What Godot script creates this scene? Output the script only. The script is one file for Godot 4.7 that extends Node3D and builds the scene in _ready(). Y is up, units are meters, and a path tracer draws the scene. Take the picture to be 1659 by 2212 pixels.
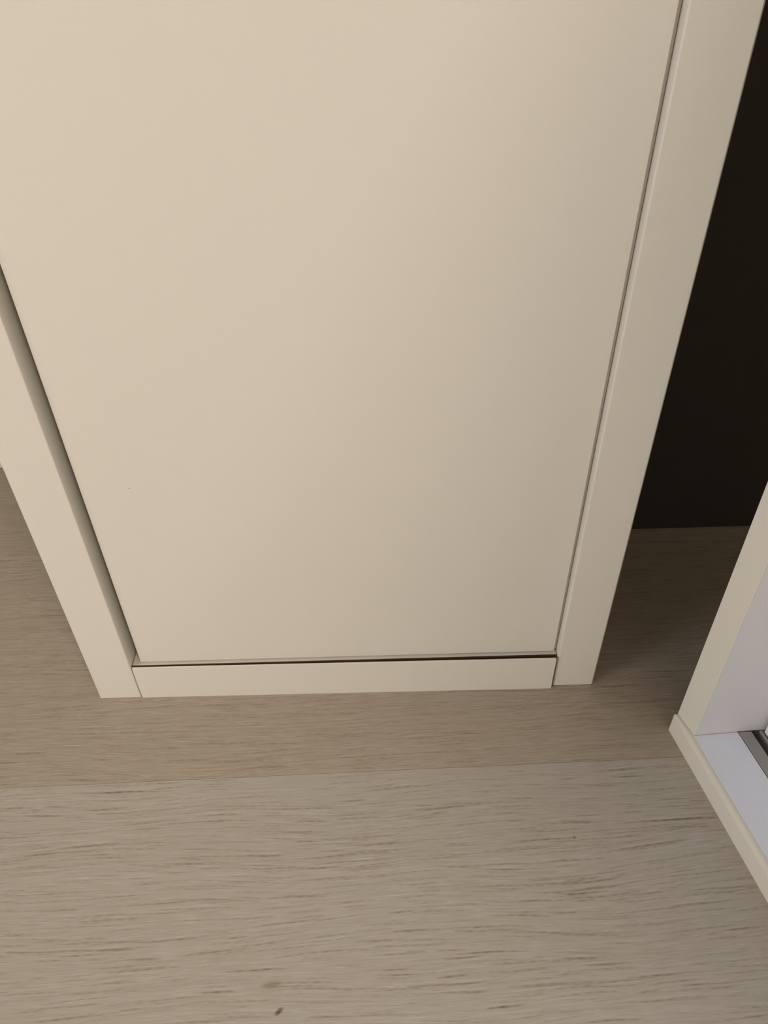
extends Node3D

var rng := RandomNumberGenerator.new()


# ---------------------------------------------------------------- helpers
func tag(o: Node, label := "", category := "", kind := "", group := "") -> void:
	if label: o.set_meta("label", label)
	if category: o.set_meta("category", category)
	if kind: o.set_meta("kind", kind)
	if group: o.set_meta("group", group)


func thing(called: String, label: String, category: String, at := Vector3.ZERO) -> Node3D:
	var o := Node3D.new()
	o.name = called
	o.position = at
	add_child(o, true)
	tag(o, label, category)
	return o


func put(called: String, mesh: Mesh, m: Material, parent: Node, at := Vector3.ZERO) -> MeshInstance3D:
	var o := MeshInstance3D.new()
	o.name = called
	o.mesh = mesh
	o.material_override = m
	o.position = at
	o.cast_shadow = GeometryInstance3D.SHADOW_CASTING_SETTING_ON
	parent.add_child(o, true)
	return o


func tri(st: SurfaceTool, p: Array, n: Array, u: Array) -> void:
	var face: Vector3 = (p[1] - p[0]).cross(p[2] - p[0])
	var mean: Vector3 = n[0] + n[1] + n[2]
	var order := [0, 1, 2] if face.dot(mean) < 0.0 else [0, 2, 1]
	for i in order:
		st.set_normal(n[i].normalized())
		st.set_uv(u[i])
		st.add_vertex(p[i])


func quad(st: SurfaceTool, p: Array, n: Array, u: Array = []) -> void:
	if u.is_empty():
		u = [Vector2.ZERO, Vector2(1, 0), Vector2(1, 1), Vector2(0, 1)]
	tri(st, [p[0], p[1], p[2]], [n[0], n[1], n[2]], [u[0], u[1], u[2]])
	tri(st, [p[0], p[2], p[3]], [n[0], n[2], n[3]], [u[0], u[2], u[3]])


# A box from lo to hi whose edges are eased by b; normals turn over the eased edge.
func eased_box(lo: Vector3, hi: Vector3, b: float, uv_size := Vector2.ZERO, uv_from := Vector2.ZERO) -> ArrayMesh:
	var st := SurfaceTool.new()
	st.begin(Mesh.PRIMITIVE_TRIANGLES)
	var c := (lo + hi) * 0.5
	var h := (hi - lo) * 0.5
	# the corner of each sign triple that belongs to the face across axis a
	var corner := func(s: Vector3, a: int) -> Vector3:
		var v := Vector3(h.x - b, h.y - b, h.z - b)
		v[a] = h[a]
		return c + v * s
	var uv := func(p: Vector3) -> Vector2:
		if uv_size == Vector2.ZERO:
			return Vector2(p.x, p.z)
		return uv_from + Vector2((p.x - lo.x) / uv_size.x, (p.z - lo.z) / uv_size.y)
	for a in 3:
		var i := (a + 1) % 3
		var k := (a + 2) % 3
		for s in [-1.0, 1.0]:
			var n := Vector3.ZERO
			n[a] = s
			var p := []
			for w in [[-1, -1], [1, -1], [1, 1], [-1, 1]]:
				var sg := Vector3.ZERO
				sg[a] = s
				sg[i] = w[0]
				sg[k] = w[1]
				p.append(corner.call(sg, a))
			quad(st, p, [n, n, n, n], p.map(uv))
		if b <= 0.0:
			continue
		# the eased edges that run along axis a
		for s in [-1.0, 1.0]:
			for t in [-1.0, 1.0]:
				var s0 := Vector3.ZERO
				s0[a] = -1
				s0[i] = s
				s0[k] = t
				var s1 := s0
				s1[a] = 1
				var ni := Vector3.ZERO
				ni[i] = s
				var nk := Vector3.ZERO
				nk[k] = t
				var p := [corner.call(s0, i), corner.call(s1, i), corner.call(s1, k), corner.call(s0, k)]
				quad(st, p, [ni, ni, nk, nk], p.map(uv))
	if b > 0.0:
		for x in [-1.0, 1.0]:
			for y in [-1.0, 1.0]:
				for z in [-1.0, 1.0]:
					var s := Vector3(x, y, z)
					var p := [corner.call(s, 0), corner.call(s, 1), corner.call(s, 2)]
					tri(st, p, [Vector3(x, 0, 0), Vector3(0, y, 0), Vector3(0, 0, z)], p.map(uv))
	return st.commit()


# An upright prism over a footprint (x, z), its upper rim eased by b where b > 0.
func prism(foot: Array, y0: float, y1: float, b := 0.0) -> ArrayMesh:
	var st := SurfaceTool.new()
	st.begin(Mesh.PRIMITIVE_TRIANGLES)
	var mid := Vector2.ZERO
	for q in foot:
		mid += q / foot.size()
	var n := foot.size()
	var out := []
	for i in n:
		var a: Vector2 = foot[i]
		var e: Vector2 = foot[(i + 1) % n]
		var w := Vector2((e - a).y, -(e - a).x).normalized()
		if w.dot((a + e) * 0.5 - mid) < 0.0:
			w = -w
		out.append(w)
	var inner := []
	for i in n:
		var w0: Vector2 = out[(i + n - 1) % n]
		var w1: Vector2 = out[i]
		inner.append(foot[i] - (w0 + w1) * b / (1.0 + w0.dot(w1)))
	for i in n:
		var j := (i + 1) % n
		var a: Vector2 = foot[i]
		var e: Vector2 = foot[j]
		var w := Vector3(out[i].x, 0, out[i].y)
		quad(st, [Vector3(a.x, y0, a.y), Vector3(e.x, y0, e.y), Vector3(e.x, y1 - b, e.y), Vector3(a.x, y1 - b, a.y)], [w, w, w, w])
		if b > 0.0:
			quad(st, [Vector3(a.x, y1 - b, a.y), Vector3(e.x, y1 - b, e.y), Vector3(inner[j].x, y1, inner[j].y), Vector3(inner[i].x, y1, inner[i].y)], [w, w, Vector3.UP, Vector3.UP])
	var tris := Geometry2D.triangulate_polygon(PackedVector2Array(inner))
	for k in range(0, tris.size(), 3):
		for side in [[y1, Vector3.UP, inner], [y0, Vector3.DOWN, foot]]:
			var p := []
			for m in 3:
				var q: Vector2 = side[2][tris[k + m]]
				p.append(Vector3(q.x, side[0], q.y))
			tri(st, p, [side[1], side[1], side[1]], [Vector2.ZERO, Vector2.ZERO, Vector2.ZERO])
	return st.commit()


# ---------------------------------------------------------------- materials
func noise_map(freq: float, bump: float, seed_: int) -> NoiseTexture2D:
	var f := FastNoiseLite.new()
	f.seed = seed_
	f.frequency = freq
	f.fractal_octaves = 4
	var t := NoiseTexture2D.new()
	t.width = 512
	t.height = 512
	t.seamless = true
	t.noise = f
	t.as_normal_map = true
	t.bump_strength = bump
	return t


func foil(c: Color, rough: float, tex: Texture2D, strength: float, scale_ := 9.0) -> StandardMaterial3D:
	var m := StandardMaterial3D.new()
	m.albedo_color = c
	m.roughness = rough
	m.metallic_specular = 0.4
	if tex:
		m.normal_enabled = true
		m.normal_texture = tex
		m.normal_scale = strength
		m.uv1_triplanar = true
		m.uv1_world_triplanar = true
		m.uv1_scale = Vector3(scale_, scale_, scale_)
	return m


# Oak-look laminate print, w x h pixels over 1 m x one plank: long soft bands, fine fibres and dark pores along the grain.
func oak(w: int, h: int, seed_: int, base: Color, pores: int, depth: float, bend: float, fibre: float, marks: Array) -> ImageTexture:
	var r := RandomNumberGenerator.new()
	r.seed = seed_
	var broad := FastNoiseLite.new()
	broad.seed = seed_
	broad.frequency = 0.004
	var warp := FastNoiseLite.new()
	warp.seed = seed_ + 7
	warp.frequency = 0.0022
	warp.fractal_octaves = 2
	var fine := FastNoiseLite.new()
	fine.seed = seed_ + 13
	fine.frequency = 0.02
	fine.fractal_octaves = 3
	# tone in linear steps round 1.0
	var tone := PackedFloat32Array()
	tone.resize(w * h)
	tone.fill(1.0)
	# how far the grain strays from straight at each place (a coarse table)
	var cols := w / 8 + 1
	var rows := h / 8 + 1
	var stray := PackedFloat32Array()
	stray.resize(cols * rows)
	for j in rows:
		for i in cols:
			var u := i * 8.0 / w
			stray[j * cols + i] = bend * (warp.get_noise_2d(i * 8.0 * 0.5, j * 8.0 * 1.6) + 0.9 * (u - 0.38) * (u - 0.38) * 4.0)
	# broad bands and the fibre ground
	var lines := PackedFloat32Array()
	lines.resize(h * 2)
	for j in h * 2:
		lines[j] = 0.035 * broad.get_noise_1d(j * 2.2) + fibre * fine.get_noise_1d(j * 9.0)
	for j in h:
		for i in w:
			var s: float = stray[(j >> 3) * cols + (i >> 3)]
			var y := int(j + s * h * 0.25 + h * 0.5)
			tone[j * w + i] += lines[clampi(y, 0, h * 2 - 1)] * 0.5
	for q in 40000:
		var len_ := int(r.randf_range(10, 60))
		var x := r.randi_range(0, w - 1)
		var y := r.randf_range(0, h - 1)
		var amount := r.randf_range(-fibre, fibre) * 0.9
		var y0: float = stray[(int(y) >> 3) * cols + (x >> 3)]
		for i in len_:
			var xi := (x + i) % w
			var yi := clampi(int(y - (stray[(int(y) >> 3) * cols + (xi >> 3)] - y0) * h * 0.25), 0, h - 1)
			tone[yi * w + xi] += amount * sin(PI * (i + 0.5) / len_)
	# dark pores, longer and wider, with a pale lip now and then
	for q in pores:
		var len_ := int(absf(r.randfn(0.0, 1.0)) * 66.0 + 34.0)
		var x := r.randi_range(0, w - 1)
		var y := r.randf_range(0, h - 1)
		var strength := depth * r.randf_range(0.25, 1.0) * r.randf_range(0.4, 1.0)
		var half := r.randf_range(0.5, 1.6)
		var wob := r.randf_range(0.0, 6.28)
		var y0: float = stray[(int(y) >> 3) * cols + (x >> 3)]
		for i in len_:
			var xi := (x + i) % w
			var fade := pow(sin(PI * (i + 0.5) / len_), 0.6) * (0.75 + 0.25 * sin(i * 0.31 + wob))
			var yc := y - (stray[(int(y) >> 3) * cols + (xi >> 3)] - y0) * h * 0.25 + 0.8 * sin(i * 0.05 + wob)
			for k in range(int(-half - 1.0), int(half + 2.5)):
				var yi := int(yc) + k
				if yi >= 0 and yi < h:
					tone[yi * w + xi] -= strength * fade * clampf(1.3 - absf(yi - yc) / (half + 0.3), 0.0, 1.0)
			var lip := int(yc - half - 3.0)
			if lip >= 0 and lip < h:
				tone[lip * w + xi] += 0.3 * strength * fade
	# knots, specks: [u, v, radius u px, radius v px, darkness]
	for k in marks:
		for j in range(-int(k[3]) * 2, int(k[3]) * 2 + 1):
			for i in range(-int(k[2]) * 2, int(k[2]) * 2 + 1):
				var x := int(k[0] * w) + i
				var y := int(k[1] * h) + j
				if x >= 0 and y >= 0 and x < w and y < h:
					var d := Vector2((i + j * k[5]) / float(k[2]), j / float(k[3])).length()
					tone[y * w + x] -= k[4] * clampf(1.5 - d, 0.0, 1.0)
	var bytes := PackedByteArray()
	bytes.resize(w * h * 3)
	for j in w * h:
		var t := clampf(tone[j], 0.15, 1.4)
		var warm := (1.0 - t) * 0.22
		bytes[j * 3] = clampi(int(base.r * t * (1.0 + warm) * 255.0), 0, 255)
		bytes[j * 3 + 1] = clampi(int(base.g * t * 255.0), 0, 255)
		bytes[j * 3 + 2] = clampi(int(base.b * t * (1.0 - warm) * 255.0), 0, 255)
	return ImageTexture.create_from_image(Image.create_from_data(w, h, false, Image.FORMAT_RGB8, bytes))


func laminate(t: Texture2D, tint := Color.WHITE) -> StandardMaterial3D:
	var m := StandardMaterial3D.new()
	m.albedo_texture = t
	m.albedo_color = tint
	m.roughness = 0.55
	m.metallic_specular = 0.35
	m.texture_repeat = true
	return m


func _ready() -> void:
	rng.seed = 11
	# ------------------------------------------------ camera, sky, lights, exposure
	var cam := Camera3D.new()
	cam.name = "camera"
	cam.fov = rad_to_deg(2.0 * atan(1106.0 / 1600.0))
	cam.near = 0.02
	cam.far = 50.0
	cam.position = Vector3(0.29113, 0.61763, 0.46668)
	cam.basis = Basis(Vector3.UP, -0.00260) * Basis(Vector3.RIGHT, -0.68671) * Basis(Vector3.BACK, -0.02480)
	add_child(cam, true)
	cam.current = true

	var we := WorldEnvironment.new()
	we.name = "world"
	var env := Environment.new()
	env.background_mode = Environment.BG_COLOR
	env.background_color = Color(0.42, 0.46, 0.5)
	env.tonemap_mode = Environment.TONE_MAPPER_LINEAR
	env.tonemap_exposure = 1.0
	env.sdfgi_enabled = true
	env.ssao_enabled = true
	env.ssil_enabled = true
	we.environment = env
	add_child(we, true)

	# a warm flush ceiling lamp in the corner behind the viewer, to the right
	var lamp_at := Vector3(1.5, 2.40, 2.3)
	var lamp_side := 0.6
	var lamp := AreaLight3D.new()
	lamp.name = "ceiling_lamp_light"
	lamp.area_size = Vector2(lamp_side, lamp_side)
	lamp.light_color = Color(1.0, 0.90, 0.75).linear_to_srgb()
	lamp.light_energy = 4.4
	lamp.area_range = 12.0
	lamp.area_attenuation = 2.0
	lamp.shadow_enabled = true
	lamp.position = lamp_at + Vector3(0, -0.045, 0)
	lamp.rotation.x = -PI / 2
	add_child(lamp, true)

	# cool daylight through a small window in the left wall
	var win_at := Vector3(-1.8, 0.72, 1.35)
	var win_side := 0.9
	var daylight := AreaLight3D.new()
	daylight.name = "window_light"
	daylight.area_size = Vector2(win_side, win_side)
	daylight.light_color = Color(0.96, 0.97, 1.0).linear_to_srgb()
	daylight.light_energy = 2.35
	daylight.area_range = 12.0
	daylight.area_attenuation = 2.0
	daylight.shadow_enabled = true
	daylight.position = win_at + Vector3(0.02, 0, 0)
	daylight.rotation.y = -PI / 2
	add_child(daylight, true)

	# ------------------------------------------------ materials
	var peel := noise_map(0.03, 3.0, 5)
	var cream := foil(Color(0.89, 0.87, 0.83), 0.5, peel, 0.05)
	var white := foil(Color(0.925, 0.94, 0.99), 0.45, peel, 0.5, 40.0)
	var board := foil(Color(0.84, 0.82, 0.79), 0.5, peel, 0.05)
	var pale := foil(Color(0.885, 0.875, 0.88), 0.5, peel, 0.05)
	var raw := foil(Color(0.36, 0.25, 0.14), 0.9, null, 0.0)
	var grey_plastic := foil(Color(0.62, 0.61, 0.60), 0.5, peel, 0.05)
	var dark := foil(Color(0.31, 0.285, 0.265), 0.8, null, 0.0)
	var plaster := foil(Color(0.86, 0.84, 0.80), 0.9, null, 0.0)
	var trim_paint := foil(Color(0.88, 0.86, 0.80), 0.5, null, 0.0)
	var glow := StandardMaterial3D.new()
	glow.albedo_color = Color(0.9, 0.89, 0.88)
	glow.emission_enabled = true
	glow.emission = Color(1.0, 0.95, 0.88)
	glow.emission_energy_multiplier = 0.8

	# ------------------------------------------------ room
	var x0 := -1.8
	var x1 := 2.0
	var z0 := -0.42
	var z1 := 2.8
	var tall := 2.5
	var th := 0.12
	var floor_node := Node3D.new()
	floor_node.name = "floor"
	add_child(floor_node, true)
	tag(floor_node, "greyish oak laminate floor under the white cabinets", "", "structure")
	put("subfloor", eased_box(Vector3(x0 - th, -0.13, z0 - th), Vector3(x1 + th, -0.0095, z1 + th), 0.0), foil(Color(0.3, 0.26, 0.2), 0.9, null, 0.0), floor_node)
	build_planks(floor_node, x0, x1, z0, z1)
	for w in [
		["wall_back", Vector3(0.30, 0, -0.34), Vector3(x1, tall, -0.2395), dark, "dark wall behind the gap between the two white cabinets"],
		["wall_rear", Vector3(x0 - th, 0, z0 - th), Vector3(x1 + th, tall, z0), plaster, "pale wall behind the wide white cabinet"],
		["wall_right", Vector3(x1, 0, z0), Vector3(x1 + th, tall, z1), plaster, "pale wall on the right side of the room"],
		["wall_front", Vector3(x0 - th, 0, z1), Vector3(x1 + th, tall, z1 + th), plaster, "pale wall behind the viewer"],
		["ceiling", Vector3(x0 - th, tall, z0 - th), Vector3(x1 + th, tall + th, z1 + th), plaster, "plain pale ceiling"],
		["baseboard_rear", Vector3(x0, 0, z0), Vector3(0.29, 0.07, z0 + 0.012), trim_paint, "white baseboard behind the wide white cabinet"],
	]:
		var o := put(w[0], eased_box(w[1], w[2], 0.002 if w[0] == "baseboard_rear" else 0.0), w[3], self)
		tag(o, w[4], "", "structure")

	# the left wall with its window opening
	var wl := Node3D.new()
	wl.name = "wall_left"
	add_child(wl, true)
	tag(wl, "pale wall with a small window on the left side of the room", "", "structure")
	var hs := win_side / 2
	for q in [
		[Vector3(x0 - th, 0, z0), Vector3(x0, win_at.y - hs, z1)], [Vector3(x0 - th, win_at.y + hs, z0), Vector3(x0, tall, z1)],
		[Vector3(x0 - th, win_at.y - hs, z0), Vector3(x0, win_at.y + hs, win_at.z - hs)], [Vector3(x0 - th, win_at.y - hs, win_at.z + hs), Vector3(x0, win_at.y + hs, z1)],
	]:
		put("wall_section", eased_box(q[0], q[1], 0.0), plaster, wl)
	var win := Node3D.new()
	win.name = "window_1"
	win.position = win_at + Vector3(-0.06, 0, 0)
	add_child(win, true)
	tag(win, "small square window with a white frame in the left wall", "", "structure")
	for q in [[-1.0, 0], [1.0, 0], [-1.0, 1], [1.0, 1]]:
		var lo := Vector3(-0.02, -hs, -hs)
		var hi := Vector3(0.02, hs, hs)
		var axis := 1 if q[1] == 0 else 2
		if q[0] < 0.0:
			hi[axis] = -hs + 0.04
		else:
			lo[axis] = hs - 0.04
		if axis == 2:
			lo.y += 0.04
			hi.y -= 0.04
		put("window_frame", eased_box(lo, hi, 0.002), trim_paint, win)
	var glass := StandardMaterial3D.new()
	glass.albedo_color = Color(0.95, 0.97, 1.0, 0.06)
	glass.transparency = BaseMaterial3D.TRANSPARENCY_ALPHA
	glass.roughness = 0.02
	put("pane", eased_box(Vector3(-0.003, -hs + 0.04, -hs + 0.04), Vector3(0.003, hs - 0.04, hs - 0.04), 0.0), glass, win)

	# ------------------------------------------------ the wide cabinet
	var cab := thing("cabinet", "wide white cabinet with a recessed flat front panel between two side panels", "cabinet")
	var top := 1.60
	var back := -0.225
	put("side_panel", eased_box(Vector3(0, 0, back), Vector3(0.0412, top, 0), 0.0007), cream, cab)
	put("side_panel", eased_box(Vector3(0.4587, 0, back), Vector3(0.5, top, 0), 0.0020), cream, cab)
	put("top_panel", eased_box(Vector3(0.0414, top - 0.041, back), Vector3(0.4585, top, 0), 0.0007), cream, cab)
	put("back_panel", eased_box(Vector3(0.0414, 0.0462, back), Vector3(0.4585, top - 0.0412, back + 0.006), 0.0), cream, cab)
	var fp := put("front_panel", eased_box(Vector3(0.0496, 0.0472, -0.0225), Vector3(0.4560, top - 0.044, -0.0066), 0.0006), cream, cab)
	put("stop_bead", eased_box(Vector3(0.4540, 0.0475, -0.0290), Vector3(0.4586, top - 0.044, -0.0238), 0.0), cream, cab)
	put("seal", eased_box(Vector3(0.4563, 0.0475, -0.0230), Vector3(0.4586, top - 0.044, -0.0094), 0.0004), board, cab)
	var speck := SphereMesh.new()
	speck.radius = 0.0006
	speck.height = 0.0006
	speck.radial_segments = 10
	speck.rings = 5
	put("speck", speck, foil(Color(0.55, 0.5, 0.42), 0.8, null, 0.0), fp, Vector3(0.0895, 0.2610, -0.0066))
	var bb := put("bottom_board", eased_box(Vector3(0.0421, 0.0, back + 0.007), Vector3(0.4583, 0.0462, -0.0040), 0.0004), board, cab)
	put("raw_edge", eased_box(Vector3(0.0414, 0.0005, -0.0039), Vector3(0.4583, 0.0457, -0.0034), 0.0), raw, bb)
	bb.set_meta("label", "pale bottom board with a bare brown front edge")
	# the strip that covers the board's front edge has come away a little at its right end
	put("bottom_rail", prism([Vector2(0.0425, 0.0), Vector2(0.4570, 0.0023), Vector2(0.4570, 0.0002), Vector2(0.0425, -0.0021)], 0.0, 0.0465, 0.0012), cream, cab)

	# ------------------------------------------------ the cabinet at the right
	var lean := 0.1746
	var far := 0.90
	var along := func(x: float, z: float, zz: float) -> Vector2: return Vector2(x + (zz - z) * lean, zz)
	var open_cab := thing("open_cabinet", "narrow open white cabinet at the right with a thick bottom board lying on the floor", "cabinet")
	var foot := [Vector2(0.56425, 0.0541), Vector2(0.95, 0.028), Vector2(0.95, 0.0530), Vector2(0.57125, 0.0774)]
	var sp := put("side_panel", prism(foot, 0.0248, 0.91), pale, open_cab)
	# the cream band glued to its front edge, a hair proud of the white face
	put("edge_band", prism([Vector2(0.5637, 0.0535), Vector2(0.5642, 0.0531), Vector2(0.56455, 0.0538), Vector2(0.57135, 0.0774), Vector2(0.5711, 0.0777), Vector2(0.5706, 0.0773)], 0.0248, 0.91), cream, sp)
	put("bottom_board", board_mesh(along, far), cream, open_cab)
	put("shelf_top", prism([Vector2(0.5704, 0.0782), along.call(0.5704, 0.0782, far), along.call(0.6112, 0.0760, far), Vector2(0.6112, 0.0756)], 0.0240, 0.0249), white, open_cab)
	put("track", prism([Vector2(0.6121, 0.0756), along.call(0.6121, 0.0756, far), along.call(0.6233, 0.0728, far), Vector2(0.6238, 0.0752)], 0.0100, 0.0256, 0.0005), grey_plastic, open_cab)
	put("track_lip", prism([Vector2(0.6318, 0.0746), along.call(0.6312, 0.0711, far), along.call(0.6335, 0.0711, far), Vector2(0.6341, 0.0746)], 0.0100, 0.0252, 0.0003), grey_plastic, open_cab)
	put("track_base", prism([Vector2(0.6100, 0.0758), along.call(0.6100, 0.0758, far), along.call(0.66, 0.0720, far), Vector2(0.66, 0.0725)], 0.0060, 0.0100), raw, open_cab)
	put("inset_panel", prism([along.call(0.6349, 0.0770, 0.0770), along.call(0.6349, 0.0770, far), along.call(0.6510, 0.0770, far), along.call(0.6510, 0.0770, 0.0770)], 0.0262, 0.89), white, open_cab)
	put("top_panel", prism([along.call(0.5645, 0.0541, 0.0534), along.call(0.5645, 0.0541, far), Vector2(0.95, far), Vector2(0.95, 0.028)], 0.911, 0.936, 0.001), cream, open_cab)

	# ------------------------------------------------ ceiling lamp
	var lh := lamp_side / 2
	var lf := thing("ceiling_lamp", "square flush ceiling lamp with a warm white diffuser", "lamp", lamp_at)
	put("diffuser", eased_box(Vector3(-lh, -0.04, -lh), Vector3(lh, 0.05, lh), 0.004), glow, lf)
	put("frame", eased_box(Vector3(-lh - 0.02, 0.05, -lh - 0.02), Vector3(lh + 0.02, 0.1, lh + 0.02), 0.004), trim_paint, lf)


# The bottom board of the right cabinet: a cream front whose upper edge is rounded over, more so towards the viewer.
func board_mesh(along: Callable, far: float) -> ArrayMesh:
	var st := SurfaceTool.new()
	st.begin(Mesh.PRIMITIVE_TRIANGLES)
	var outward := Vector3(-0.985, 0, 0.172)
	var h := 0.0245
	var rings := []
	for s in [[0.0541, 0.0006], [0.0560, 0.0012], [0.0788, 0.0046], [0.15, 0.0046], [far, 0.0046]]:
		var p: Vector2 = along.call(0.5601, 0.0541, s[0])
		var r: float = s[1]
		var ring := [[Vector3(p.x, 0, p.y), outward]]
		for k in 6:
			var a := k / 5.0 * PI / 2
			ring.append([Vector3(p.x + r * (1.0 - cos(a)), h - minf(r, 0.0046) * (1.0 - sin(a)), p.y), outward * cos(a) + Vector3.UP * sin(a)])
		ring.append([Vector3(0.95, h, p.y), Vector3.UP])
		rings.append(ring)
	for i in rings.size() - 1:
		for k in rings[i].size() - 1:
			var q := [rings[i][k], rings[i + 1][k], rings[i + 1][k + 1], rings[i][k + 1]]
			if k == rings[i].size() - 2:
				# the top stops before the groove of the track
				var a: Vector2 = along.call(0.6112, 0.0758, q[0][0].z)
				var b: Vector2 = along.call(0.6112, 0.0758, q[1][0].z)
				q[3] = [Vector3(a.x, h, a.y), Vector3.UP]
				q[2] = [Vector3(b.x, h, b.y), Vector3.UP]
			quad(st, q.map(func(v): return v[0]), q.map(func(v): return v[1]))
	# the end that shows past the side panel, the underside and the far end
	var e: Array = rings[0]
	for k in range(1, e.size() - 2):
		tri(st, [e[0][0], e[k][0], e[k + 1][0]], [Vector3.FORWARD, Vector3.FORWARD, Vector3.FORWARD], [Vector2.ZERO, Vector2.ZERO, Vector2.ZERO])
	quad(st, [e[0][0], e[6][0], Vector3(0.95, h, 0.0541), Vector3(0.95, 0, 0.0541)], [Vector3.FORWARD, Vector3.FORWARD, Vector3.FORWARD, Vector3.FORWARD])
	var f: Array = rings[-1]
	quad(st, [f[0][0], f[6][0], Vector3(0.95, h, far), Vector3(0.95, 0, far)], [Vector3.BACK, Vector3.BACK, Vector3.BACK, Vector3.BACK])
	quad(st, [e[0][0], f[0][0], Vector3(0.95, 0, far), Vector3(0.95, 0, 0.0541)], [Vector3.DOWN, Vector3.DOWN, Vector3.DOWN, Vector3.DOWN])
	return st.commit()


func build_planks(floor_node: Node3D, x0: float, x1: float, z0: float, z1: float) -> void:
	var width := 0.212
	var long := 1.29
	# the seam in view runs through (0, 0.0955) and falls by 0.021 a metre
	var bed := Transform3D(Basis(Vector3.UP, 0.021), Vector3(0.0, 0.0, 0.0955))
	var near_tex := oak(2048, 512, 3, Color(0.71, 0.685, 0.648), 1600, 0.25, 0.17, 0.06,
		[[0.496, 0.808, 14, 5, 0.16, 0.3], [0.5025, 0.889, 4, 5, 0.42, 0.6], [0.746, 0.334, 3, 2, 0.3, 0.0]])
	var back_tex := oak(2048, 512, 21, Color(0.68, 0.635, 0.577), 1400, 0.18, 0.14, 0.085, [])
	var mats := [laminate(near_tex), laminate(back_tex)]
	var made := {}
	for row in range(-3, 13):
		var z: float = row * width
		if z + 0.0955 > z1 + 0.05:
			continue
		var shift := fposmod(row * 0.47 + 0.62, long)
		if row == 0 or row == -1:
			shift = long - (0.30 if row == 0 else 0.36)
		var x := -3.0 * long + shift
		while x < x1 + 0.1:
			if x + long > x0 - 0.05:
				var which := 0 if row == 0 else (1 if row < 0 else rng.randi_range(0, 1))
				var from := 0.0 if row == 0 or row == -1 else snappedf(rng.randf(), 0.2)
				var key := "%.1f" % from
				if not made.has(key):
					made[key] = eased_box(Vector3(0.0001, -0.009, 0.0001), Vector3(long - 0.0001, 0.0, width - 0.0001), 0.00025, Vector2(1.0, width), Vector2(from, 0))
				var o := put("plank", made[key], mats[which], floor_node)
				o.transform = bed * Transform3D(Basis(), Vector3(x, 0, z))
			x += long
